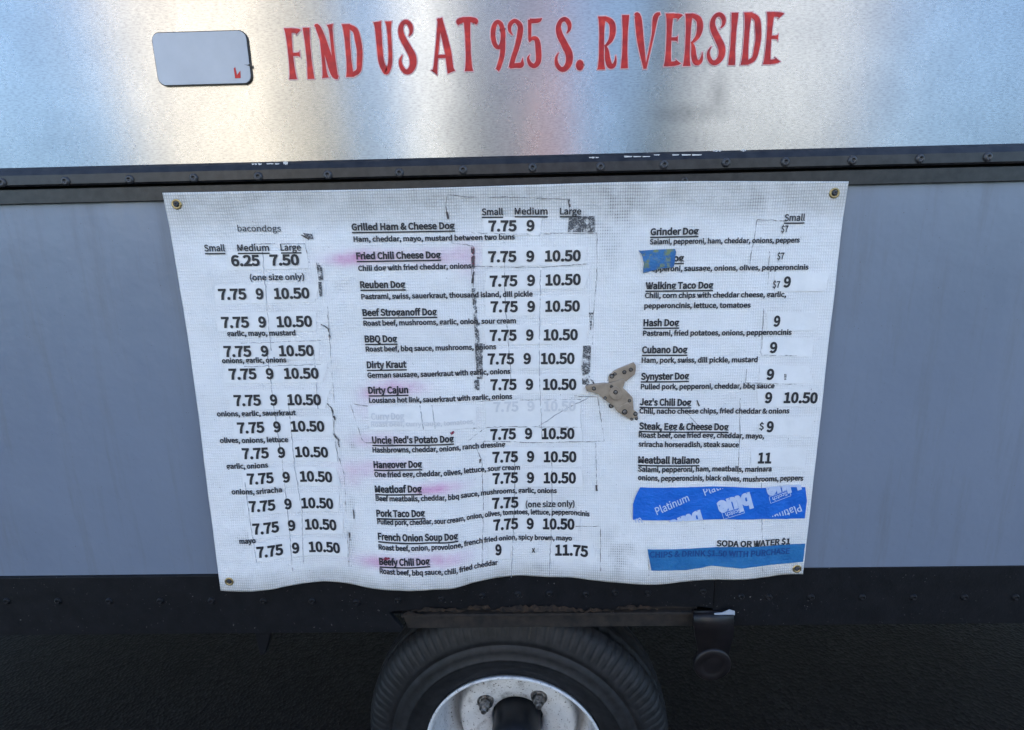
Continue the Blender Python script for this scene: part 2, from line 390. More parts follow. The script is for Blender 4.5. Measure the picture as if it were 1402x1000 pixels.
# ---- red lettering: flared strokes of varying width
def stem(x, wd=.125, fl=.20): return [(x, 0, fl), (x, .10, wd*1.25), (x, .3, wd), (x, .5, wd*.97), (x, .7, wd), (x, .9, wd*1.25), (x, 1, fl)]
def arm(x0, x1, y, t=.09, e=.17, s=0): return [(x0, y, t), (x0+(x1-x0)*.6, y, t), (x1-.02, y+s*.5, t*1.25), (x1, y+s, e)]
def glyph(c, W):
    if c == 'I': return [stem(W/2, .125, W*.98)]
    if c == 'F': return [stem(.10), arm(.1, W, .95, .1, .17, -.035), arm(.1, W-.02, .49, .075, .17)]
    if c == 'E': return [stem(.10), arm(.1, W, .95, .1, .17, -.035), arm(.1, W-.03, .52, .075, .17), arm(.1, W, .05, .1, .18, .04)]
    if c == 'N': return [[(.13, 0, .17), (.125, .12, .10), (.12, .5, .075), (.11, .9, .07)], [(.0, .985, .03), (.08, .93, .13), (.5*W, .5, .155), (W-.11, .08, .15), (W-.02, 0, .08)], [(W-.10, 1, .15), (W-.09, .88, .085), (W-.085, .5, .075), (W-.07, .02, .10)]]
    if c == 'D': return [stem(.10), [(.06, .955, .09), (.4*W, .95, .10), (.7*W, .87, .13), (W-.085, .70, .145), (W-.065, .5, .135), (W-.085, .3, .13), (.7*W, .12, .11), (.4*W, .05, .10), (.06, .045, .09)]]
    if c == 'U': return [[(.09, 1, .19), (.10, .88, .15), (.105, .5, .135), (.115, .28, .135), (.16, .14, .135), (W*.52, .06, .115), (W-.12, .15, .10), (W-.085, .32, .09), (W-.075, .6, .085), (W-.075, .88, .10), (W-.075, 1, .16)]]
    if c == 'S': return [[(W*.66, .70, .02), (W-.075, .77, .07), (W-.075, .87, .10), (W*.6, .95, .095), (W*.35, .93, .09), (W*.21, .82, .115), (W*.28, .68, .14), (W*.55, .5, .15), (W*.79, .33, .165), (W*.79, .17, .15), (W*.58, .065, .12), (W*.33, .055, .10), (W*.13, .14, .09), (W*.08, .26, .06), (W*.22, .36, .015)]]
    if c == 'A': return [[(.06, 0, .19), (.085, .07, .10), (W*.30, .5, .08), (W*.45, 1, .09)], [(W*.44, 1, .13), (W*.56, .75, .135), (W*.72, .4, .15), (W-.11, .10, .155), (W-.085, 0, .19)], [(W*.26, .3, .07), (W*.72, .3, .07)]]
    if c == 'T': return [stem(W/2), [(.02, .86, .02), (.03, .91, .13), (.09, .945, .11), (W/2, .95, .10), (W-.09, .945, .11), (W-.03, .91, .13), (W-.02, .86, .02)]]
    if c == '9':
        lp = [(W/2+math.cos(t)*(W/2-.055), .70+math.sin(t)*.25, .085+.035*abs(math.cos(t))) for t in [2*math.pi*k/12+.4 for k in range(13)]]
        return [lp, [(W-.06, .72, .11), (W-.065, .5, .125), (W-.09, .28, .12), (W*.5, .06, .11), (W*.38, 0, .10)]]
    if c == '2': return [[(W*.33, .68, .02), (W*.16, .76, .07), (W*.18, .88, .10), (W*.48, .955, .09), (W*.78, .87, .125), (W*.80, .72, .14), (W*.60, .45, .125), (W*.33, .2, .12), (W*.2, .02, .13)], [(W*.12, .055, .11), (W*.5, .065, .11), (W*.85, .075, .12), (W-.03, .17, .04), (W-.02, .22, .01)]]
    if c == '5': return [[(W*.24, .945, .11), (W*.6, .945, .10), (W-.05, .955, .09), (W+.01, .99, .02)], [(W*.24, .97, .09), (W*.22, .56, .075)], [(W*.18, .53, .03), (W*.4, .60, .08), (W*.68, .57, .12), (W-.075, .40, .145), (W*.78, .15, .135), (W*.52, .05, .11), (W*.24, .09, .10), (W*.10, .2, .06), (W*.22, .28, .01)]]
    if c == 'R': return [stem(.10, .12, .19), [(.06, .95, .10), (W*.45, .95, .10), (W*.72, .87, .135), (W*.78, .72, .145), (W*.70, .57, .11), (W*.5, .47, .06), (W*.38, .44, .03)], [(W*.40, .47, .03), (W*.50, .36, .09), (W*.55, .2, .13), (W*.66, .075, .13), (W*.85, .07, .10), (W-.025, .15, .06), (W-.02, .26, .01)]]
    if c == 'V': return [[(.0, 1, .03), (.07, .94, .15), (W*.27, .5, .15), (W*.48, 0, .07)], [(W-.0, 1, .05), (W-.09, .93, .12), (W*.74, .6, .06), (W*.5, 0, .04)]]
    if c == '.': return [[(W/2+math.cos(t)*W*.28, .105+math.sin(t)*.06, .09) for t in [2*math.pi*k/10 for k in range(11)]], [(W/2-.04, .105, .1), (W/2+.04, .105, .1)]]
def ribbon(bm, st, P, HT, grow, yo):
    pts = catmull(st, 5); n = len(pts); prev = None
    for i, (x, y, wd) in enumerate(pts):
        a = pts[max(i-1, 0)]; c = pts[min(i+1, n-1)]
        t = Vector((c[0]-a[0], c[1]-a[1])); t = t.normalized() if t.length > 1e-6 else Vector((0, 1))
        e = grow*(-1 if i == 0 else 1 if i == n-1 else 0)
        nx, ny = -t.y, t.x; hw = max(wd*.88, .004)/2+grow
        cx, cz = P.x+(x+t.x*e)*HT, P.z+(y+t.y*e)*HT
        l = bm.verts.new((cx+nx*hw*HT, yo, cz+ny*hw*HT)); r = bm.verts.new((cx-nx*hw*HT, yo, cz-ny*hw*HT))
        if prev:
            bm.faces.new((prev[0], prev[1], r, l))
        prev = (l, r)
def lettering(name_word, items):
    bm = bmesh.new(); bo = bmesh.new(); k = 0
    for (c, xl, xr, yref, yt, yb) in items:
        A, B = at(xl, yref), at(xr, yref); b0 = at((xl+xr)/2, yb); t0 = at((xl+xr)/2, yt)
        HT = t0.z-b0.z; W = (B.x-A.x)/HT; P = Vector((A.x, 0, b0.z))
        if c == '.': P.z -= 0; HT = (at(780, 24).z-at(780, 97.5).z); W = (B.x-A.x)/HT
        for st in glyph(c, W):
            ribbon(bo, st, P, HT, .020, -.0006-.00004*(k % 8)); ribbon(bm, st, P, HT, 0, -.0010-.00005*(k % 8)); k += 1
    o = obj('lettering', bm, M_FOIL, truck); tag(o, label='red foil lettering reading ' + name_word)
    obj('lettering_edge', bo, M_EDGE, o).location = (0, 0, 0)
    return o
z1 = lambda v: 320+v/3.595; zy = lambda v: v/3.595; z2 = lambda v: 690+v/3.595
def G(c, xl, xr, ref, yt, yb, z=z1): return (c, z(xl), z(xr), zy(yt if ref == 't' else yb), zy(yt), zy(yb))
lettering('FIND', [G('F', 245, 318, 't', 140, 392), G('I', 362, 401, 'b', 137, 390), G('N', 398, 498, 't', 123, 385), G('D', 530, 626, 't', 120, 380)])
lettering('US', [G('U', 685, 780, 't', 108, 372), G('S', 818, 903, 'b', 97, 368)])
lettering('AT', [G('A', 973, 1092, 'b', 92, 358), G('T', 1100, 1197, 't', 86, 352)])
lettering('925', [G('9', 1262, 1337, 't', 97, 346), G('2', 20, 98, 'b', 93, 340, z2), G('5', 112, 186, 'b', 91, 338, z2)])
lettering('S.', [G('S', 250, 338, 'b', 84, 356, z2), G('.', 355, 391, 'b', 84, 350, z2)])
lettering('RIVERSIDE', [G('R', 455, 553, 'b', 82, 343, z2), G('I', 572, 612, 'b', 76, 338, z2), G('V', 642, 768, 't', 70, 340, z2), G('E', 782, 856, 'b', 68, 328, z2),
    G('R', 875, 976, 'b', 68, 326, z2), G('S', 995, 1084, 'b', 62, 323, z2), G('I', 1100, 1138, 'b', 65, 322, z2), G('D', 1160, 1256, 'b', 63, 320, z2), G('E', 1270, 1344, 'b', 61, 318, z2)])

S0 = lambda px, py: (at(px, py, -.005).x, at(px, py, -.005).z)
# ---- pale plate left of the lettering
def rrect(x0, x1, z0, z1_, r, n=6):
    out = []
    for cx, cz, a0 in ((x1-r, z1_-r, 0), (x0+r, z1_-r, 90), (x0+r, z0+r, 180), (x1-r, z0+r, 270)):
        for k in range(n+1):
            t = R(a0+90*k/n); out.append((cx+r*math.cos(t), cz+r*math.sin(t)))
    return out
tr, br = at(338.5, 42), at(347, 116)
bm = bmesh.new(); prism(bm, rrect(tr.x-.165, tr.x, br.z, tr.z, .014), -.0032, .0)
pl = obj('info_plate', bm, M_BLACK, truck); tag(pl, label='pale blue rounded plate with a thin black edge, left of the red lettering')
bm = bmesh.new(); prism(bm, rrect(tr.x-.1635, tr.x-.0016, br.z+.0016, tr.z-.0016, .0125), -.0046, -.0030)
obj('plate_face', bm, M_PLATE, pl).location = (0, 0, 0)

bm = bmesh.new(); prism(bm, [S0(320, 94), S0(322, 92), S0(324.5, 103), S0(329, 97), S0(329.5, 107), S0(322, 107.5)], -.0052, -.0047)
obj('plate_writing', bm, M_FOIL, pl).location = (0, 0, 0)
bm = bmesh.new(); prism(bm, [S0(334, 88.5), S0(339, 89), S0(343.5, 87), S0(344.2, 93), S0(341, 90.5)], -.0050, -.0047)
obj('crack', bm, M_BLACK, pl).location = (0, 0, 0)
# ---- black skirt below the banner
bm = bmesh.new()
S = lambda px, py, Y=0.0: (at(px, py, Y).x, at(px, py, Y).z)
zt = zb+.03
xl2 = S(552, 862)[0]; xm = S(530, 836)[0]; xr2 = S(975, 830)[0]
zc = S(700, 834)[1]
edge = []
random.seed(9)
for k in range(25):                           # slightly torn lower edge above the channel
    t = k/24; edge.append((xm+.02+(xr2-xm-.02)*t, zc+random.uniform(-.0025, .003)+.004*math.sin(t*9)))
pts = [(XL, zt), (XL, Z_SK), (xl2-.004, Z_SK), (xl2, Z_SK+.008), (xm+.004, zc-.004)] + edge + [(xr2, zc+.004), (xr2, zt)]
prism(bm, pts, -.004, .006, .0015)
skirt = obj('skirt', bm, M_SKIRT, truck)
bm = bmesh.new(); prism(bm, [(xr2+.003, zt), (xr2+.003, S(1000, 858)[1]), (XR, S(1000, 858)[1]), (XR, zt)], .002, .010, .0015)
skirt2 = obj('skirt', bm, M_SKIRT, truck)
bt = None
for i, (px, py) in enumerate([(361, 823), (428, 823), (488, 825), (545, 822), (604, 820), (660, 816), (709, 814), (752, 813), (802, 814), (842, 811), (887, 812), (962, 810), (1014, 817), (1052, 818),
      (290, 823), (220, 823), (150, 823), (80, 823), (10, 823), (1110, 818), (1180, 818), (1250, 818), (1320, 818), (1390, 818)]):
    s_ = skirt2 if px > 980 else skirt; yy = .002 if px > 980 else -.004
    if bt is None: o = bt = obj('bolt', rivet_mesh(.008, .0045), M_SKIRT, s_, True)
    else: o = bt.copy(); link(o, s_)
    p = at(px, py, yy); o.location = (p.x, yy+.0002, p.z)
# rusty channel set back above the wheel, with peeling flakes on its upper edge
bm = bmesh.new(); zt2, zl2 = S(700, 836, .02)[1], S(700, 857, .02)[1]
prism(bm, [(xm+.02, zt2+.03), (xl2+.006, zl2), (S(952, 857, .02)[0], zl2), (S(952, 857, .02)[0], zt2+.03)], .014, .034, .003)
ch = obj('rusty_channel', bm, M_RUST, truck)
bm = bmesh.new(); box(bm, xm+.03, S(955, 838)[0], .0, .014, S(700, 840, .01)[1], S(700, 836.5, .01)[1], .001)
obj('channel_lip', bm, M_RUST, ch).location = (0, 0, 0)
bm = bmesh.new(); random.seed(3)
for (x0, x1, y0, h) in ((562, 640, 829, 4), (640, 672, 826, 6), (672, 800, 829, 8), (800, 840, 829, 3), (842, 900, 826, 4), (550, 580, 834, 3)):
    n = int((x1-x0)/4); top = []; bot = []
    for k in range(n+1):
        q = x0+(x1-x0)*k/n; env = math.sin(math.pi*k/n)**.6
        top.append(S(q, y0+4-(h+random.uniform(-2.5, 2))*env)); bot.append(S(q, y0+5+random.uniform(0, 3)))
    vt = [bm.verts.new((p[0], -.0055-random.uniform(0, .006), p[1])) for p in top]; vb = [bm.verts.new((p[0], -.0050, p[1])) for p in bot]
    for k in range(n): bm.faces.new((vt[k], vb[k], vb[k+1], vt[k+1]))
obj('rust_flakes', bm, M_RUST2, ch).location = (0, 0, 0)
# strap bracket hanging right of the wheel
br_ = [S(950, 838), S(949, 862), S(952, 880), S(956, 895)]
bm = bmesh.new()
def strap(bm, rows, th):
    prev = None
    for (l, r, y, z) in rows:
        q = [bm.verts.new((l, y, z)), bm.verts.new((r, y, z)), bm.verts.new((r, y+th, z)), bm.verts.new((l, y+th, z))]
        if prev:
            for k in range(4): bm.faces.new((prev[k], prev[(k+1) % 4], q[(k+1) % 4], q[k]))
        else: bm.faces.new(q)
        prev = q
    bm.faces.new(prev)
rows = []
for (l, r, py, Y) in ((950, 1003, 836, .004), (950, 1004, 840, -.010), (950, 1005, 847, -.018), (950.5, 1005, 856, -.020), (951, 1005, 866, -.018), (953, 1004, 876, -.016), (956, 1000, 890, -.014), (955, 997, 899, -.013), (953, 999, 910, -.0125)):
    rows.append((at(l, py, Y).x, at(r, py, Y).x, Y, at(l, py, Y).z))
strap(bm, rows, .005)
M_BRK = simple('brownish_black_steel', (.006, .005, .0055), (.014, .011, .012), .42, 40, spec=.35)
bkt = obj('bracket', bm, M_BRK, truck, True)
c0 = at(975.5, 911, -.016); rr = (at(1001, 912, -.016).x-c0.x)
bm = bmesh.new(); rings = lathe(bm, [(rr, -.006), (rr, -.016), (rr-.003, -.0185), (rr*.62, -.0185), (rr*.58, -.0175), (rr*.45, -.0175), (.001, -.018)], 40, c0.x, c0.z); cap(bm, rings[-1]); cap(bm, rings[0])
obj('round_end', bm, M_BRK, bkt, True).location = (0, 0, 0)
bm = bmesh.new(); prism(bm, [S(975, 835), S(986, 834), S(996, 830), S(1003, 832), S(1003, 837), S(976, 837)], -.0125, -.0105)
obj('bare_metal_edge', bm, M_PLATE, bkt).location = (0, 0, 0)
bm = bmesh.new(); prism(bm, [S(350, 864, .03), S(357, 896, .03), S(364, 894, .03), S(372, 864, .03)], .026, .04, .002)
obj('hanger_tab', bm, M_SKIRT, truck)

# ---- wheel
WC = at(704, 1031, .06); CXW, CZW = WC.x, WC.z
TR = .357; CZW = TR+.001
def tyre_bm():
    bm = bmesh.new(); n = 648
    prof = [(.197, .072), (.199, .045), (.2015, .022), (.2065, .012), (.214, .0125), (.226, .008), (.236, .0035), (.250, .000), (.2505, -.0012), (.256, -.0012), (.2565, .000), (.272, .001), (.285, .004), (.286, .0065), (.290, .0065), (.291, .005), (.300, .007),
            (.306, .009), (.320, .014), (.334, .021), (.343, .030), (.349, .040), (.352, .050), (.354, .060), (.3545, .066), (.355, .072), (.356, .090), (.357, .098), (.357, .110), (.356, .118), (.355, .135), (.3545, .142), (.354, .150), (.350, .165), (.338, .185), (.31, .2), (.25, .207), (.2, .19)]
    rings = []
    for (r, y) in prof:
        ring = []
        for k in range(n):
            t = 2*math.pi*k/n; rr_, yy = r, y
            s = (k % 6)
            if .318 <= r <= .352 and y < .06 and s == 0:               # shoulder lugs
                rr_ -= .0025; yy += .003
            ph = k % 12; zz = .004*(abs(ph-6)-3)/3
            if y in (.066, .098, .142): rr_ -= .010
            if .055 < y < .145: yy += zz
            ring.append(bm.verts.new((rr_*math.cos(t), yy, rr_*math.sin(t))))
        rings.append(ring)
    for a, b in zip(rings[:-1], rings[1:]):
        for k in range(n): bm.faces.new((a[k], a[(k+1) % n], b[(k+1) % n], b[k]))
    return bm
bm = bmesh.new()
DD = .105
rings = lathe(bm, [(.200, .020), (.205, .010), (.206, .006), (.203, .003), (.199, .006), (.196, .016), (.193, .034), (.187, .062), (.180, .095), (.174, .120), (.162, .132), (.152, .130), (.146, .116), (.141, .101), (.135, .094), (.126, .091), (.110, .092), (.090, .096), (.076, .102), (.064, DD), (.062, DD+.03)], 96, 0, 0)
wheel = obj('wheel', bm, M_RIM, truck, True)
wheel.location = Vector((CXW, .055, CZW)) - truck.location
wheel.rotation_euler = (0, 0, R(-4.5)); wheel.scale = (1.087, 1.0, 1.087)
tag(wheel, label='white painted steel wheel with a black tyre')
ty = obj('tyre', tyre_bm(), M_RUB, wheel, True)
bm = bmesh.new(); rings = lathe(bm, [(.058, DD+.03), (.058, .045), (.056, .020), (.050, .012), (.047, .004), (.044, .001), (.001, .000)], 48, 0, 0); cap(bm, rings[-1])
obj('hub', bm, M_BLACK, wheel, True)
def nut_bm():
    bm = bmesh.new()
    rings = lathe(bm, [(.021, .0665), (.0195, .0595), (.0155, .0590), (.013, .064)], 24, 0, 0)
    rings = lathe(bm, [(.0135, .066), (.0138, .044), (.0120, .040), (.0075, .040)], 6, 0, 0); cap(bm, rings[-1])
    rings = lathe(bm, [(.0072, .05), (.0072, .031), (.006, .029), (.0005, .0288)], 16, 0, 0); cap(bm, rings[-1])
    return bm
nt0 = None
for k in range(4):
    t = R(55+90*k)
    if nt0 is None: o = nt0 = obj('lug_nut', nut_bm(), M_NUT, wheel)
    else: o = nt0.copy(); link(o, wheel)
    o.location = (.094*math.cos(t), .031, .094*math.sin(t)); o.rotation_euler = (0, k*.7, 0)

# ------------------------------------------------------------------ the menu banner
BX0, BX1 = at(266, 500).x, at(1128, 500).x
ZT, ZB = zs(701, 254.5, -.006), zs(701, 788, -.0075)
# how far the hanging sheet swings out along its lower edge (photo column, dip in pixels)
DIP = [(150, 12), (215, 12), (270, 14.5), (326, 18), (372, 17.5), (400, 12), (430, 7), (455, 6), (480, 8.5), (510, 15), (540, 19), (570, 20), (600, 19), (622, 17.5), (650, 9.5), (680, 3), (715, .5), (745, 2), (780, 3.5), (810, 8), (845, 12), (890, 14.5), (930, 11.5), (970, 9), (1010, 9), (1040, 6), (1076, 2), (1130, 6), (1180, 12), (1260, 10)]
DIPX = [(at(px, 795).x, d) for px, d in DIP]
def dip(u):
    if u <= DIPX[0][0]: return DIPX[0][1]
    for i in range(len(DIPX)-1):
        x0, d0_ = DIPX[i]; x1, d1 = DIPX[i+1]
        if u <= x1:
            m0 = (d1-DIPX[i-1][1])/(x1-DIPX[i-1][0]) if i > 0 else (d1-d0_)/(x1-x0)
            m1 = (DIPX[i+2][1]-d0_)/(DIPX[i+2][0]-x0) if i+2 < len(DIPX) else (d1-d0_)/(x1-x0)
            h = x1-x0; t = (u-x0)/h
            return (2*t**3-3*t*t+1)*d0_+(t**3-2*t*t+t)*h*m0+(-2*t**3+3*t*t)*d1+(t**3-t*t)*h*m1
    return DIPX[-1][1]
ZG0 = zs(701, 470)
def gz(v):
    t = max(0.0, (ZG0-v)/(ZG0-ZB)); return t**1.15
def sheet(u, v):                           # banner coordinates -> outward swing and sag
    d = dip(u)*gz(v)
    wv = .6*.0024*d + .0072 + .0016*noise.noise((u*7, v*9, 3.1)) + .0016*noise.noise((u*24, v*4, 8.2))*(1.3 if u < -.2 else .7) + .0006*noise.noise((u*55, v*30, 1.2))
    wv += .0038*max(0, 1-(ZT-v)/.06)
    dz = -.4*.0018*d + (.0012*math.sin(u*7.2)-.022*max(0, u-.18)**1.5)*max(0, 1-(ZT-v)/.2)
    return wv, dz
def surf(u, v, lift=0.0):
    wv, dz = sheet(u, v); return Vector((u, -wv-lift, v+dz))
def uvpix(px, py):                         # photo pixel -> banner coordinates
    rr_ = ray(px, py); u, v, wv = 0, 0, .004
    for _ in range(8):
        P = EYE + rr_*(-wv-EYE.y); u = P.x
        wv, dz = sheet(u, v if _ else P.z); v = P.z-dz
    return u, v
def attr_layers(bm):
    return {k: bm.verts.layers.float.new(k) for k in ('hem', 'dirt', 'pink')}
PINK = [((500, 352), .055, .012, 1.0), ((470, 357), .03, .010, .7), ((600, 352), .06, .016, .5), ((640, 352), .02, .03, .45), ((545, 530), .05, .016, .9), ((505, 540), .02, .012, .5), ((520, 604), .05, .014, .6), ((508, 642), .06, .016, .6),
        ((600, 668), .045, .013, .9), ((580, 672), .03, .008, .6), ((540, 635), .04, .01, .3), ((520, 770), .05, .014, .8), ((600, 768), .06, .016, .75), ((480, 655), .03, .02, .3), ((500, 560), .03, .02, .2)]
PINKU = [(*uvpix(*c), a, b, k) for c, a, b, k in PINK]
DIRT = [((845, 285), .045, .035, .9), ((835, 335), .03, .05, .45), ((1045, 275), .05, .022, .5), ((850, 745), .035, .03, .9), ((845, 775), .03, .02, .7), ((335, 745), .02, .035, .8), ((750, 775), .03, .012, .8), ((420, 322), .012, .008, .8), ((800, 300), .02, .02, .5),
        ((480, 690), .012, .03, .5), ((480, 745), .01, .03, .5), ((482, 610), .008, .008, .8), ((730, 265), .12, .012, .25), ((560, 275), .1, .015, .2), ((640, 400), .05, .02, .15), ((850, 560), .03, .02, .3), ((345, 790), .06, .014, .4)]
DIRTU = [(*uvpix(*c), a, b, k) for c, a, b, k in DIRT]
bm = bmesh.new(); lay = attr_layers(bm)
NX, NZ = 380, 230; grid = []
for j in range(NZ+1):
    v = ZT+(ZB-ZT)*j/NZ; row = []
    for i in range(NX+1):
        u = BX0+(BX1-BX0)*i/NX
        vv = bm.verts.new(surf(u, v))
        ed = min((ZT-v)/.060, (v-ZB)/.028, 9)
        vv[lay['hem']] = max(0.0, min(1.0, 1.25-ed*.9))
        vv[lay['pink']] = min(1, sum(k*math.exp(-(((u-a)/s)**2+((v-b)/t)**2)) for a, b, s, t, k in PINKU))*1.0
        vv[lay['dirt']] = min(1, sum(k*math.exp(-(((u-a)/s)**2+((v-b)/t)**2)) for a, b, s, t, k in DIRTU))
        row.append(vv)
    grid.append(row)
for j in range(NZ):
    for i in range(NX): bm.faces.new((grid[j][i], grid[j+1][i], grid[j+1][i+1], grid[j][i+1]))
banner = obj('menu_banner', bm, M_BAN, None, True)
sol = banner.modifiers.new('thickness', 'SOLIDIFY'); sol.thickness = .0007; sol.offset = 0
tag(banner, 'white mesh vinyl menu banner with columns of dishes and prices hanging on the truck', 'banner')

def quad_on(bm, c, lift, nx=8, nz=2):       # four pixel corners (tl, tr, br, bl) laid on the sheet
    C4 = [Vector(uvpix(*p)) for p in c]; g = []
    for j in range(nz+1):
        row = []
        for i in range(nx+1):
            s, t = i/nx, j/nz
            q = (C4[0]*(1-s)+C4[1]*s)*(1-t)+(C4[3]*(1-s)+C4[2]*s)*t
            row.append(bm.verts.new(surf(q.x, q.y, lift)))
        g.append(row)
    for j in range(nz):
        for i in range(nx): bm.faces.new((g[j][i], g[j+1][i], g[j+1][i+1], g[j][i+1]))
def line_on(bm, pts, wpx, lift):
    U = [Vector(uvpix(*p)) for p in pts]; hw = wpx*.0015/2; dense = []
    for a, b in zip(U[:-1], U[1:]):
        n = max(1, int((b-a).length/.006))
        for k in range(n):
            q = a.lerp(b, k/n); dense.append(q+Vector((random.gauss(0, .0004), random.gauss(0, .0004))))
    dense.append(U[-1]); prev = None
    for i, q in enumerate(dense):
        t = (dense[min(i+1, len(dense)-1)]-dense[max(i-1, 0)]); t = t.normalized() if t.length else Vector((1, 0))
        nn = Vector((-t.y, t.x))*hw*random.uniform(.5, 1.3)
        l, r = q+nn, q-nn
        l, r = bm.verts.new(surf(l.x, l.y, lift)), bm.verts.new(surf(r.x, r.y, lift))
        if prev: bm.faces.new((prev[0], prev[1], r, l))
        prev = (l, r)

# brass eyelets with screws hold the corners
M_BRASS = simple('dull_brass', (.35, .26, .12), (.5, .38, .2), .4, 60, metal=.9, bmp=.1)
for (u_, v_) in ((BX0+.022, ZT-.02), (BX1-.022, ZT-.02), (BX0+.022, ZB+.022), (BX1-.014, ZB+.013)):
    bm = bmesh.new(); rg = lathe(bm, [(.0095, .0005), (.009, -.0012), (.0068, -.0016), (.0052, -.0006), (.0052, .0005)], 24, 0, 0)
    o = obj('eyelet', bm, M_BRASS, banner, True); q = surf(u_, v_, .0004); o.location = q
    o = obj('screw', rivet_mesh(.0048, .003), M_RIV, o, True); o.location = (0, 0, 0)
# ---- writing
_fc = {}
import os
FONT = None
try:                                       # the sans that ships with Blender; its built-in face if that is missing
    FONT = bpy.data.fonts.load(os.path.join(bpy.utils.resource_path('LOCAL'), 'datafiles', 'fonts', 'Noto Sans CJK Regular.woff2'))
except Exception: FONT = None
def text_mesh(s, off):
    key = (s, off)
    if key in _fc: return _fc[key]
    c = bpy.data.curves.new('writing', 'FONT'); c.body = s; c.size = 1; c.offset = off; c.resolution_u = 3; c.font = FONT or c.font; c.fill_mode = 'FRONT'
    o = bpy.data.objects.new('writing', c); COL.objects.link(o)
    dg = bpy.context.evaluated_depsgraph_get()
    me = bpy.data.meshes.new_from_object(o.evaluated_get(dg))
    vs = [(v.co.x, v.co.y) for v in me.vertices]; fs = [tuple(p.vertices) for p in me.polygons]
    bpy.data.objects.remove(o); bpy.data.curves.remove(c); bpy.data.meshes.remove(me)
    _fc[key] = (vs, fs); return vs, fs
CAPH = max(y for x, y in text_mesh('H', 0)[0])
PROTO = {}
def write(name, s, x0, y0, x1, y1, cap_px, bold=.018, under=False, m=None, parent=None, lift=.0022, sx=None):
    vs, fs = text_mesh(s, bold)
    xa, xb = min(v[0] for v in vs), max(v[0] for v in vs)
    A, B = Vector(uvpix(x0, y0)), Vector(uvpix(x1, y1)); T = Vector(uvpix(x0, y0-cap_px)); Mm = A
    hs = (T.y-Mm.y)/CAPH; d = (B-A)/(xb-xa)
    bm = bmesh.new(); bv = []
    for x, y in vs:
        q = A+d*(x-xa); bv.append(bm.verts.new(surf(q.x, q.y+y*hs, lift)))
    for f in fs:
        try: bm.faces.new([bv[i] for i in f])
        except ValueError: pass
    if under:
        n = max(6, int((x1-x0)/6)); prev = None
        for k in range(n+1):
            q = A.lerp(B, k/n); y_ = q.y-hs*.07
            p = (bm.verts.new(surf(q.x, y_, lift-.0002)), bm.verts.new(surf(q.x, y_-hs*.06, lift-.0002)))
            if prev: bm.faces.new((prev[0], prev[1], p[1], p[0]))
            prev = p
    o = obj(name, bm, m or M_INK, parent or banner)
    o.location = (0, 0, 0)
    return o
nm = lambda *a, cap=8.6: write('dish_name', *a, cap, .017, True)
ds = lambda *a, cap=6.6: write('dish_description', *a, cap, .015)
# middle column
for a in [("Grilled Ham & Cheese Dog", 482, 315.4, 623, 313.3), ("Fried Chili Cheese Dog", 488.5, 355, 604, 353.2), ("Reuben Dog", 493.7, 394.3, 555.5, 393.7), ("Beef Stroganoff Dog", 497, 432.4, 598.7, 431.2), ("BBQ Dog", 500, 468.4, 544.4, 468),
          ("Dirty Kraut", 502.7, 503.8, 557, 502.9), ("Dirty Cajun", 504.8, 538.6, 559.4, 537.7), ("Uncle Red's Potato Dog", 510, 606.4, 621.7, 604.4), ("Hangover Dog", 512, 640, 578.2, 639.4), ("Meatloaf Dog", 513.8, 673.4, 578, 673.2), ("Pork Taco Dog", 515.8, 706.5, 582.3, 706.2),
          ("French Onion Soup Dog", 517.9, 737.9, 627.5, 737.2), ("Beefy Chili Dog", 519.6, 772.4, 589, 772),
          ("Grinder Dog", 890, 322, 956, 320.8), ("Walking Taco Dog", 883.4, 395.6, 976, 394.7), ("Hash Dog", 880.4, 446.3, 929.4, 446), ("Cubano Dog", 878.6, 483.2, 940.8, 483), ("Synyster Dog", 877, 519.5, 943, 518.8), ("Jez's Chili Dog", 875.4, 554.2, 946, 555), ("Steak, Egg & Cheese Dog", 874.5, 587, 997, 588.7), ("Meatball Italiano", 873.3, 633.3, 957.4, 634),
          ("Dog", 914, 358, 936, 357.6), ("Small", 659.7, 294.7, 688.8, 294.4), ("Medium", 704.7, 293.8, 749.7, 293.8), ("Large", 766.5, 293.8, 795.6, 293.8), ("Medium", 326, 343.9, 369.5, 343.6), ("Large", 385, 343.3, 413, 343.1), ("Small", 281, 344.2, 309, 344), ("Small", 1073, 302.6, 1101, 302.3)]:
    nm(*a) if a[0] not in ("Small", "Medium", "Large") else write('size_heading', *a, 8.6, .010, True)
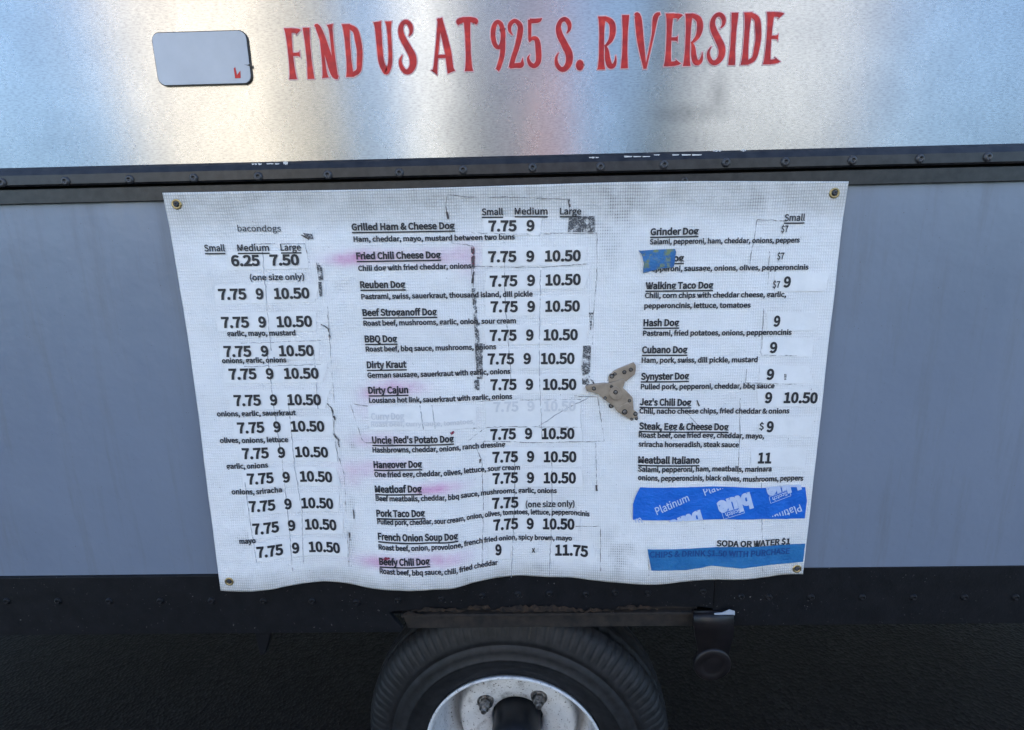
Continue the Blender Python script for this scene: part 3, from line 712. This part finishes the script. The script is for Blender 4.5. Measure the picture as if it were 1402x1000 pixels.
for a in [("Ham, cheddar, mayo, mustard between two buns", 484.7, 331, 705, 327.7), ("Chili dog with fried cheddar, onions", 491, 370.9, 645.6, 367.3), ("Pastrami, swiss, sauerkraut, thousand island, dill pickle", 495.2, 409.6, 729.3, 405.7), ("Roast beef, mushrooms, garlic, onion, sour cream", 498.2, 445.9, 706.5, 442.3),
          ("Roast beef, bbq sauce, mushrooms, onions", 501.2, 481.3, 679.5, 477.8), ("German sausage, sauerkraut with garlic, onions", 503.6, 517, 699, 511.5), ("Lousiana hot link, sauerkraut with garlic, onions", 505.7, 551, 701.4, 545.6), ("Hashbrowns, cheddar, onions, ranch dressing", 510.6, 618.9, 692, 611.3),
          ("One fried egg, cheddar, olives, lettuce, sour cream", 513, 652.3, 712, 642.6), ("Beef meatballs, cheddar, bbq sauce, mushrooms, garlic, onions", 514.7, 685, 762.3, 674.5), ("Pulled pork, cheddar, sour cream, onion, olives, tomatoes, lettuce, pepperoncinis", 517, 717, 807, 706.5),
          ("Roast beef, onion, provolone, french fried onion, spicy brown, mayo", 518.7, 751.5, 783, 739.5), ("Roast beef, bbq sauce, chili, fried cheddar", 520.2, 784.3, 681.7, 772.5),
          ("Salami, pepperoni, ham, cheddar, onions, peppers", 889, 334.6, 1094, 332), ("Pepperoni, sausage, onions, olives, pepperoncinis", 886, 371.7, 1106, 369), ("Chili, corn chips with cheddar cheese, garlic,", 882.5, 408, 1075.5, 406.4), ("pepperoncinis, lettuce, tomatoes", 881.6, 422, 1027, 421),
          ("Pastrami, fried potatoes, onions, pepperoncinis", 879.8, 459.5, 1083, 458.2), ("Ham, pork, swiss, dill pickle, mustard", 878, 496.4, 1036.5, 495.5), ("Pulled pork, pepperoni, cheddar, bbq sauce", 876.8, 532.4, 1059.6, 531.2), ("Chili, nacho cheese chips, fried cheddar & onions", 875, 565.5, 1080, 565.5),
          ("Roast beef, one fried egg, cheddar, mayo,", 874, 598.3, 1045.5, 599.7), ("sriracha horseradish, steak sauce", 873.6, 610.7, 1011, 612), ("Salami, pepperoni, ham, meatballs, marinara", 873, 645, 1055.6, 644.7), ("onions, pepperoncinis, black olives, mushrooms, peppers", 873, 656.5, 1099, 657.6),
          ("garlic, mayo, mustard", 312, 460, 405.5, 459), ("onions, garlic, onions", 305, 497, 393, 495.8), ("onions, garlic, sauerkraut", 298, 569.8, 406, 568), ("olives, onions, lettuce", 302, 606, 395.4, 604.8), ("garlic, onions", 311, 641.5, 367.9, 639.3), ("onions, sriracha", 318, 676.2, 387, 673.2), ("mayo", 328.7, 744, 351, 742.7)]:
    ds(*a)
write('dish_name', "bacondogs", 326.6, 317, 385.4, 317, 8.2, .003)
write('drink_line', "SODA OR WATER $1", 980.3, 747, 1081, 744.4, 7.6, .014)
# price rows, each on its own taped paper strip
PR = [("7.75 9", 669, 316.6, 732, 316), ("7.75 9 10.50", 668.7, 358.6, 795, 357), ("7.75 9 10.50", 670.8, 392, 795, 389.5), ("7.75 9 10.50", 672, 427, 793.8, 425.8), ("7.75 9 10.50", 670.8, 466, 791, 465), ("7.75 9 10.50", 668, 498.3, 786.6, 497.5), ("7.75 9 10.50", 671.7, 533.5, 789, 533),
      ("7.75 9 10.50", 671.6, 601.7, 786.4, 600), ("7.75 9 10.50", 674.5, 632.8, 789, 632), ("7.75 9 10.50", 674.8, 662, 788.4, 661), ("7.75", 674, 695.7, 710, 694), ("7.75 9 10.50", 675.7, 725.5, 786.4, 724.3), ("9", 678.3, 759, 687, 759), ("11.75", 760, 759.5, 805, 761.7),
      ("6.25 7.50", 318, 364, 411, 362.5), ("7.75 9 10.50", 301, 410, 425, 408), ("7.75 9 10.50", 305, 448.3, 428.6, 446.6), ("7.75 9 10.50", 308, 488, 431, 486.5), ("7.75 9 10.50", 315, 519, 437.6, 517.6), ("7.75 9 10.50", 322, 555, 440.7, 553.8), ("7.75 9 10.50", 326.4, 592.5, 445.3, 590), ("7.75 9 10.50", 332.8, 627.6, 450.3, 625.7),
      ("7.75 9 10.50", 339.7, 662.3, 455.8, 659.6), ("7.75 9 10.50", 342.3, 700, 457.2, 696), ("7.75 9 10.50", 347.3, 730.8, 461.6, 725.3), ("7.75 9 10.50", 352.8, 762.5, 466.5, 756.5),
      ("9", 1058, 446.6, 1067, 446.4), ("9", 1052.7, 482.6, 1063, 482.4), ("9", 1048.5, 519.2, 1058.7, 519), ("9", 1046, 551, 1056, 551), ("9", 1048.4, 590.7, 1058.2, 590.7), ("11", 1036.8, 633.5, 1055, 633.5), ("9", 1071.5, 393, 1081.5, 392.8), ("10.50", 1072, 551, 1118, 551.4)]
random.seed(21)
for (s, x0, y0, x1, y1) in PR:
    write('price', s.replace(' ', '   ') if len(s) > 5 else s, x0, y0, x1, y1, 13.6 if x0 < 1000 else 13.4, .017, lift=.0024)
    if s == '10.50': continue
    bm = bmesh.new(); j = lambda a=2.0: random.uniform(-a, a)
    l, r = (x0-7, x1+9); yy = (y0+y1)/2
    if x0 > 1000: l, r = x0-9, x0+62
    quad_on(bm, [(l+j(), y0-19+j(1)), (r+j(5), y1-19+j(1)), (r+j(5), y1+6+j(1)), (l+j(), y0+6+j(1))], .0010+random.uniform(0, .0003), 14, 3)
    lb = obj('price_paper', bm, M_PAPER, banner, True); lb.location = (0, 0, 0)
for a in [("(one size only)", 719.7, 693.8, 786.4, 693.2), ("(one size only)", 343.4, 383.9, 417.5, 382.8)]: write('size_note', *a, 7.8, .010, lift=.0024)
write('size_note', "x", 728, 755.8, 732.8, 755.8, 7.5, .010, lift=.0024)
for a in [("$7", 1063, 355.2, 1072.5, 355), ("$7", 1057, 393.9, 1066.8, 393.8), ("$", 1038.6, 587.6, 1045, 587.6), ("$7", 1068.5, 318, 1078, 317.9)]: write('old_price', *a, 8.6, .010)
# a crossed-off dish, faded almost away under a bleached strip
bm = bmesh.new(); quad_on(bm, [(504, 556), (652, 554), (653, 586), (506, 588)], .0012, 16, 3); obj('bleached_strip', bm, M_PAPER, banner, True).location = (0, 0, 0)
bm = bmesh.new(); quad_on(bm, [(664, 549), (794, 547), (795, 583), (666, 584)], .0012, 16, 3); obj('bleached_strip', bm, M_PAPER, banner, True).location = (0, 0, 0)
write('faded_writing', "Curry Dog", 508.6, 574.2, 554, 573.6, 8.6, .012, True, M_GHOST)
write('faded_writing', "Roast beef, curry sauce, tomatoes,", 508.6, 583.6, 650, 579.5, 6.4, .010, False, M_GHOST)
write('faded_writing', "7.75   9   10.50", 676, 563.5, 788, 562, 12.6, .014, False, M_GHOST)

# ---- grime: edges of old tape, creases, black gum
def grime(name, m, lines, wpx, lift=.0019):
    for k, l in enumerate(lines):
        bm = bmesh.new(); line_on(bm, l, wpx, lift+k*.00001); obj(name, bm, m, banner)
random.seed(5)
grime('tape_edge', M_LINE, [[(613, 267), (610, 280), (612, 298), (619, 333), (648, 337)], [(613, 267), (640, 270), (689, 270)], [(689, 270), (777, 273), (780, 287)], [(646, 319), (720, 321), (817, 319), (817, 385)], [(645, 365), (740, 366), (813, 361)], [(645, 366), (648, 387), (652, 430), (654, 480)],
      [(816, 385), (813, 425), (811, 472)], [(786, 542), (818, 543), (827, 604)], [(662, 604), (730, 606), (827, 604)], [(648, 586), (795, 585)], [(650, 606), (660, 632), (662, 700), (660, 782)], [(815, 606), (817, 670)], [(788, 720), (822, 720), (822, 782)], [(348, 334), (418, 334), (424, 360)], [(449, 420), (453, 480), (458, 552)],
      [(449, 552), (455, 560), (460, 612), (472, 650), (474, 700)], [(476, 727), (478, 775)], [(1036, 301), (1031, 330), (1026, 362)], [(1036, 301), (1076, 303)], [(1045, 422), (1042, 486), (1090, 487)], [(1022, 505), (1020, 524), (1090, 526)], [(1013, 545), (1012, 600), (1010, 648)], [(1053, 345), (1050, 390)], [(504, 556), (480, 552), (495, 600), (500, 606), (540, 608)],
      [(655, 549), (795, 547)], [(887, 752), (888, 788)], [(664, 586), (640, 604)]], 1.0)
grime('tape_edge', M_LINE2, [[(448, 552), (454, 558), (459, 575)], [(457, 594), (464, 602), (465, 612)], [(484, 690), (485, 710)], [(612, 290), (614, 300)], [(658, 628), (657, 634)], [(816, 664), (817, 672)], [(649, 368), (647, 388)], [(780, 284), (779, 272)], [(440, 444), (450, 450), (452, 462)], [(413, 322), (424, 328)], [(808, 519), (822, 536)], [(478, 727), (480, 740)], [(954, 548), (957, 556)]], 2.4)
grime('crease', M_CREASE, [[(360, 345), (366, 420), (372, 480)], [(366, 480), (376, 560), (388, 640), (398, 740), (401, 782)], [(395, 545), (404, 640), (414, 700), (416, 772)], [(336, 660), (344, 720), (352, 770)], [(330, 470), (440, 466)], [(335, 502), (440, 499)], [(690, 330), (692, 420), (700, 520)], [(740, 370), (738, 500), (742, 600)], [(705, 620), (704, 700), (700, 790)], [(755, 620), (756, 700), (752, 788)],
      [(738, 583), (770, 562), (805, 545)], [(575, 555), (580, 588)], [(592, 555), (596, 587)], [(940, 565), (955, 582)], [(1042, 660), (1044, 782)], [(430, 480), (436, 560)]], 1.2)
grime('red_marks', M_RED, [[(647, 338), (648, 366)], [(617, 594), (622, 591)], [(523, 765), (534, 764)]], 4)
def gum(quads):
    for q in quads:
        bm = bmesh.new(); quad_on(bm, q, .0021, 4, 10); obj('black_residue', bm, M_RES, banner).location = (0, 0, 0)
gum([[(779, 297), (814, 296), (814, 318), (777, 318)], [(646, 395), (651, 395), (657, 470), (651, 470)], [(650, 470), (661, 470), (661, 518), (653, 520)], [(649, 520), (656, 520), (657, 534), (650, 534)], [(645, 340), (650, 340), (650, 368), (646, 368)], [(806, 428), (812, 428), (809, 452), (808, 452)], [(798, 473), (809, 473), (808, 500), (798, 500)], [(796, 500), (808, 500), (807, 528), (797, 526)],
     [(433, 360), (441, 361), (443, 384), (437, 384)], [(436, 386), (441, 386), (442, 406), (438, 406)], [(415, 319), (428, 321), (430, 328), (420, 326)], [(1073, 512), (1076, 512), (1076, 520), (1073, 520)]])

# ------------------------------------------------------------------ things stuck on the banner
def sheet_piece(name, outline, m, lift, parent=None, smooth=True, n=26):
    """flat tape lying on the sheet: the outline is filled with a fine grid that follows the banner's waves"""
    U = [Vector(uvpix(*p)) for p in outline]
    bm = bmesh.new(); vs = [bm.verts.new((q.x, q.y, 0)) for q in U]; bm.faces.new(vs)
    x0, x1 = min(q.x for q in U), max(q.x for q in U); y0, y1 = min(q.y for q in U), max(q.y for q in U)
    for k in range(1, n):
        bmesh.ops.bisect_plane(bm, geom=bm.verts[:]+bm.edges[:]+bm.faces[:], plane_co=(x0+(x1-x0)*k/n, 0, 0), plane_no=(1, 0, 0))
    for k in range(1, 5):
        bmesh.ops.bisect_plane(bm, geom=bm.verts[:]+bm.edges[:]+bm.faces[:], plane_co=(0, y0+(y1-y0)*k/5, 0), plane_no=(0, 1, 0))
    bmesh.ops.triangulate(bm, faces=[f for f in bm.faces if len(f.verts) > 4])
    for v in bm.verts: v.co = surf(v.co.x, v.co.y, lift)
    o = obj(name, bm, m, parent, smooth); return o
r8 = lambda *p: [(800+a/3.45, 540+b/3.45) for a, b in p]
r5 = lambda *p: [(800+a/3.332, 250+b/3.332) for a, b in p]
t1 = sheet_piece('blue_tape', r5((246, 310), (258, 311), (330, 306), (412, 303), (417, 318), (412, 345), (410, 372), (404, 388), (352, 392), (302, 404), (285, 410), (266, 414), (267, 392), (270, 372), (265, 345), (260, 330)), M_TAPE1, .0030, n=8)
tag(t1, 'small worn scrap of blue painters tape covering the start of a dish name', 'tape', 'blue tape on the menu')
t2 = sheet_piece('blue_tape', r8((262, 437), (480, 437), (700, 435), (952, 437), (1040, 436), (1048, 500), (1038, 583), (952, 586), (840, 586), (700, 588), (550, 590), (400, 592), (228, 589), (229, 515), (240, 480)), M_TAPE2, .0030)
tag(t2, 'wide bright blue painters tape with pale printed words, above the soda line', 'tape', 'blue tape on the menu')
t3 = sheet_piece('blue_tape', r8((297, 729), (480, 727), (700, 718), (952, 707), (1040, 702), (1030, 788), (952, 796), (880, 802), (800, 812), (740, 820), (680, 814), (600, 806), (540, 818), (480, 827), (400, 829), (315, 829), (306, 780)), M_TAPE3, .0030)
tag(t3, 'dull thin blue tape strip with dark print showing through, below the soda line', 'tape', 'blue tape on the menu')
def tape_text(o, s, cx, cyp, hpx, ang, m, bold=.0, clip=None, name='print', wd=1.0):
    """writing on tape, rotated; cx, cyp = photo pixel of its centre"""
    vs, fs = text_mesh(s, bold)
    xa, xb = min(v[0] for v in vs), max(v[0] for v in vs); c = Vector(uvpix(cx, cyp)); k = hpx*.00165/CAPH
    ca, sa = math.cos(R(ang)), math.sin(R(ang)); bm = bmesh.new(); bv = []
    for x, y in vs:
        X, Y = (x-(xa+xb)/2)*k*wd, (y-CAPH/2)*k
        bv.append(bm.verts.new((c.x+X*ca-Y*sa, c.y+X*sa+Y*ca, 0)))
    for f in fs:
        try: bm.faces.new([bv[i] for i in f])
        except ValueError: pass
    if clip:
        for (p, nrm) in clip:
            q = uvpix(*p); bmesh.ops.bisect_plane(bm, geom=bm.verts[:]+bm.edges[:]+bm.faces[:], plane_co=(q[0], q[1], 0), plane_no=nrm, clear_outer=True)
    for v in bm.verts: v.co = surf(v.co.x, v.co.y, .0036)
    ob = obj(name, bm, m, o); ob.location = (0, 0, 0); return ob
cp = lambda a, b: (800+a/3.45, 540+b/3.45)
TOPC = (cp(700, 441), (0, 1, 0)); BOTC = (cp(700, 586), (0, -1, 0))
tape_text(t2, "Platinum", *cp(412, 517), 9.5, 22, M_TPRINT, .006, wd=.8)
tape_text(t2, "Platinum", *cp(640, 428), 9.5, 22, M_TPRINT, .006, [TOPC], wd=.8)
tape_text(t2, "blue", *cp(708, 517), 17, 198, M_TPRINT, .03, wd=.85)
tape_text(t2, "blue", *cp(935, 432), 17, 198, M_TPRINT, .03, [TOPC], wd=.85)
tape_text(t2, "blue", *cp(478, 604), 17, 198, M_TPRINT, .03, [BOTC], wd=.85)
tape_text(t2, "Platinum", *cp(940, 562), 9.5, 202, M_TPRINT, .006, [BOTC, (cp(1032, 550), (1, 0, 0))], wd=.8)
tape_text(t2, "Platinum", *cp(190, 612), 9.5, 22, M_TPRINT, .006, [BOTC, (cp(232, 570), (-1, 0, 0))], wd=.8)
for (x, y, cl) in ((700, 556, None), (920, 478, None)):
    tape_text(t2, "Scotch", *cp(x, y), 5.2, 198, M_TPRINT, .01, cl, wd=.85)
    bm = bmesh.new(); c = Vector(uvpix(*cp(x, y))); ca, sa = math.cos(R(18)), math.sin(R(18))
    hw, hh, t = .0215, .0075, .0010
    for (ax, ay, bx, by) in ((-hw, hh, hw, hh), (-hw, -hh, hw, -hh), (-hw, -hh, -hw, hh), (hw, -hh, hw, hh)):
        dx, dy = (0, t/2) if ay == by else (t/2, 0)
        q = [(ax-dx, ay-dy), (bx+dx if ay == by else bx+dx, by-dy if ay == by else by+dy), (bx+dx, by+dy), (ax-dx, ay+dy if ay == by else by+dy)]
        q = [(ax-dx, ay-dy), (bx+dx, ay-dy if ay == by else ay-dy), (bx+dx, by+dy), (ax-dx, by+dy)]
        bm.faces.new([bm.verts.new(surf(c.x+X*ca-Y*sa, c.y+X*sa+Y*ca, .0035)) for X, Y in q])
    obj('print', bm, M_TPRINT, t2).location = (0, 0, 0)
write('print', "CHIPS & DRINK $1.50 WITH PURCHASE", 889, 762, 1080, 757, 7.8, .012, False, M_TGHOST, t3, .0036)

# ---- tan metal hinge
h9 = lambda pts: [(780+a/9.09, 480+b/9.09) for a, b in pts]
def plate(bm, pts, y0, y1, bev=.0012):
    prism(bm, [S(a, b, y0) for a, b in h9(pts)], y0, y1, bev)
by = -.0125
hng = empty('metal_hinge', at(838, 540, -.004))
tag(hng, 'tan metal hinge with dark rivets fixed on the menu beside the price columns', 'hinge')
bm = bmesh.new()
plate(bm, [(200, 468), (212, 447), (240, 436), (370, 418), (440, 412), (480, 416), (560, 392), (655, 358), (684, 372), (690, 392), (676, 440), (664, 470), (720, 520), (786, 590), (790, 660), (798, 745), (836, 770), (852, 850), (820, 852), (806, 836), (776, 868), (680, 822), (600, 770), (575, 740), (556, 700), (480, 650), (420, 600), (355, 545), (270, 520), (215, 507)], by-.005, by+.004)
obj('base_plate', bm, M_HINGE, hng)
bm = bmesh.new()
plate(bm, [(488, 400), (484, 340), (500, 300), (530, 285), (548, 262), (600, 234), (800, 152), (826, 190), (824, 250), (812, 300), (760, 340), (700, 392), (660, 362), (615, 374), (540, 388)], by-.0015, by+.004)
arm_ = obj('hinge_arm', bm, M_HINGE, hng)
bm = bmesh.new(); plate(bm, [(490, 560), (500, 500), (530, 462), (580, 448), (625, 480), (648, 545), (640, 600), (600, 622), (540, 615)], by-.0072, by-.0040)
plate(bm, [(590, 740), (640, 690), (720, 650), (770, 690), (780, 740), (700, 790), (640, 780)], by-.0064, by-.0040)
obj('raised_plate', bm, M_HINGE, hng)
rvm = None
for (a, b, yy, s) in ((525, 320, by-.0012, 1.3), (680, 270, by-.0012, 1.1), (760, 240, by-.0012, 1.1), (570, 520, by-.0069, 1.2), (518, 450, by-.0047, .8), (684, 765, by-.0061, 1.5), (818, 790, by-.0047, 1.2), (742, 625, by-.0047, .9), (300, 475, by-.0047, 1.1), (440, 592, by-.0047, .9), (770, 856, by-.0047, .8), (832, 850, by-.0047, .8), (515, 690, by-.002, 1.3), (562, 292, by-.0012, .9)):
    px, py = h9([(a, b)])[0]; p = at(px, py, yy)
    if rvm is None: o = rvm = obj('rivet', rivet_mesh(.0024, .0022), M_HRIV, hng, True)
    else: o = rvm.copy(); link(o, hng)
    o.location = Vector((p.x, yy-.0004, p.z)) - hng.location; o.scale = (s, 1, s)
    bm = bmesh.new(); rg = lathe(bm, [(.0036*s, .0), (.0036*s, -.0006), (.001, -.0006)], 20, 0, 0); cap(bm, rg[-1])
    obj('rivet_hole_shade', bm, M_BLACK, hng).location = Vector((p.x, yy, p.z)) - hng.location  # raised black disc paints the dark of a hole round the rivet

# ------------------------------------------------------------------ across the street: unseen things added to shape the reflections in the aluminium
def building(name, x0, x1, y, h, m, label, dep=7, nwin=3):
    e = empty(name, ((x0+x1)/2, y-dep/2, 0)); tag(e, label, 'added building')
    bm = bmesh.new(); box(bm, x0, x1, y-dep, y, 0, h); obj('wall', bm, m, e)
    bm = bmesh.new(); box(bm, x0-.15, x1+.15, y-dep-.15, y+.15, h+.002, h+.25); obj('roof', bm, m, e)
    for k in range(nwin):
        cx = x0+(x1-x0)*(k+.5)/nwin
        bm = bmesh.new(); box(bm, cx-.5, cx+.5, y+.002, y+.06, 1.0, 2.3); wf = obj('window', bm, M_WHITEW, e)
        bm = bmesh.new(); box(bm, cx-.42, cx+.42, y+.061, y+.07, 1.08, 2.22); obj('pane', bm, M_DGLASS, wf).location = (0, 0, 0)
building('added_stucco_building', -11.2, -6.9, -15, 15, M_STUCCO, 'unseen cream stucco building added for a warm bright streak in the aluminium')  # added out of view, tall enough to reflect as a warm streak
building('added_white_building', -3.5, -2.1, -16, 15.0, M_WHITEW, 'unseen narrow white building added for a second bright streak in the aluminium', nwin=1)  # added out of view, narrow so it reflects as a pale streak
building('added_red_block', .25, .95, -9, 3.7, M_BRICK, 'unseen terracotta block added for an orange reflection in the aluminium', 1.2, 1)  # added stand-in for the orange patch reflected low in the metal

M_PALEC = simple('pale_concrete', (.40, .41, .42), (.48, .49, .50), .9, 5, bmp=.3)
building('added_concrete_building', 5.2, 10.5, -16, 14.0, M_PALEC, 'unseen pale concrete building added to whiten the reflection on the right', 7, 3)  # added out of view to make the metal whiter on the right
M_GREYW = simple('grey_block_wall', (.16, .15, .145), (.22, .21, .20), .9, 5, bmp=.3)
building('added_grey_building', -1.9, 1.5, -18, 9.0, M_GREYW, 'unseen grey block building added for a darker reflection near the middle', 6, 2)  # added out of view for a darker tone in the middle reflection
M_LEAF = simple('clipped_hedge_leaves', (.02, .045, .015), (.05, .10, .03), .8, 9, bmp=.9, dist=.05)
bm = bmesh.new(); random.seed(8)
for k in range(120):
    x = -22+k*.36
    bmesh.ops.create_icosphere(bm, subdivisions=2, radius=random.uniform(.55, .75), matrix=Matrix.Translation((x, -12+random.uniform(-.2, .2), random.uniform(.5, 2.2))) @ Matrix.Diagonal((1, 1, 1.2, 1)))
for v in bm.verts: v.co += Vector((noise.noise(v.co*3), noise.noise(v.co*3+Vector((9, 0, 0))), noise.noise(v.co*3+Vector((0, 9, 0)))))*.15
tag(obj('hedge', bm, M_LEAF), 'unseen long dark green clipped hedge added to darken the lower reflections', 'hedge')  # added row, put there to reflect dark in the lower panel
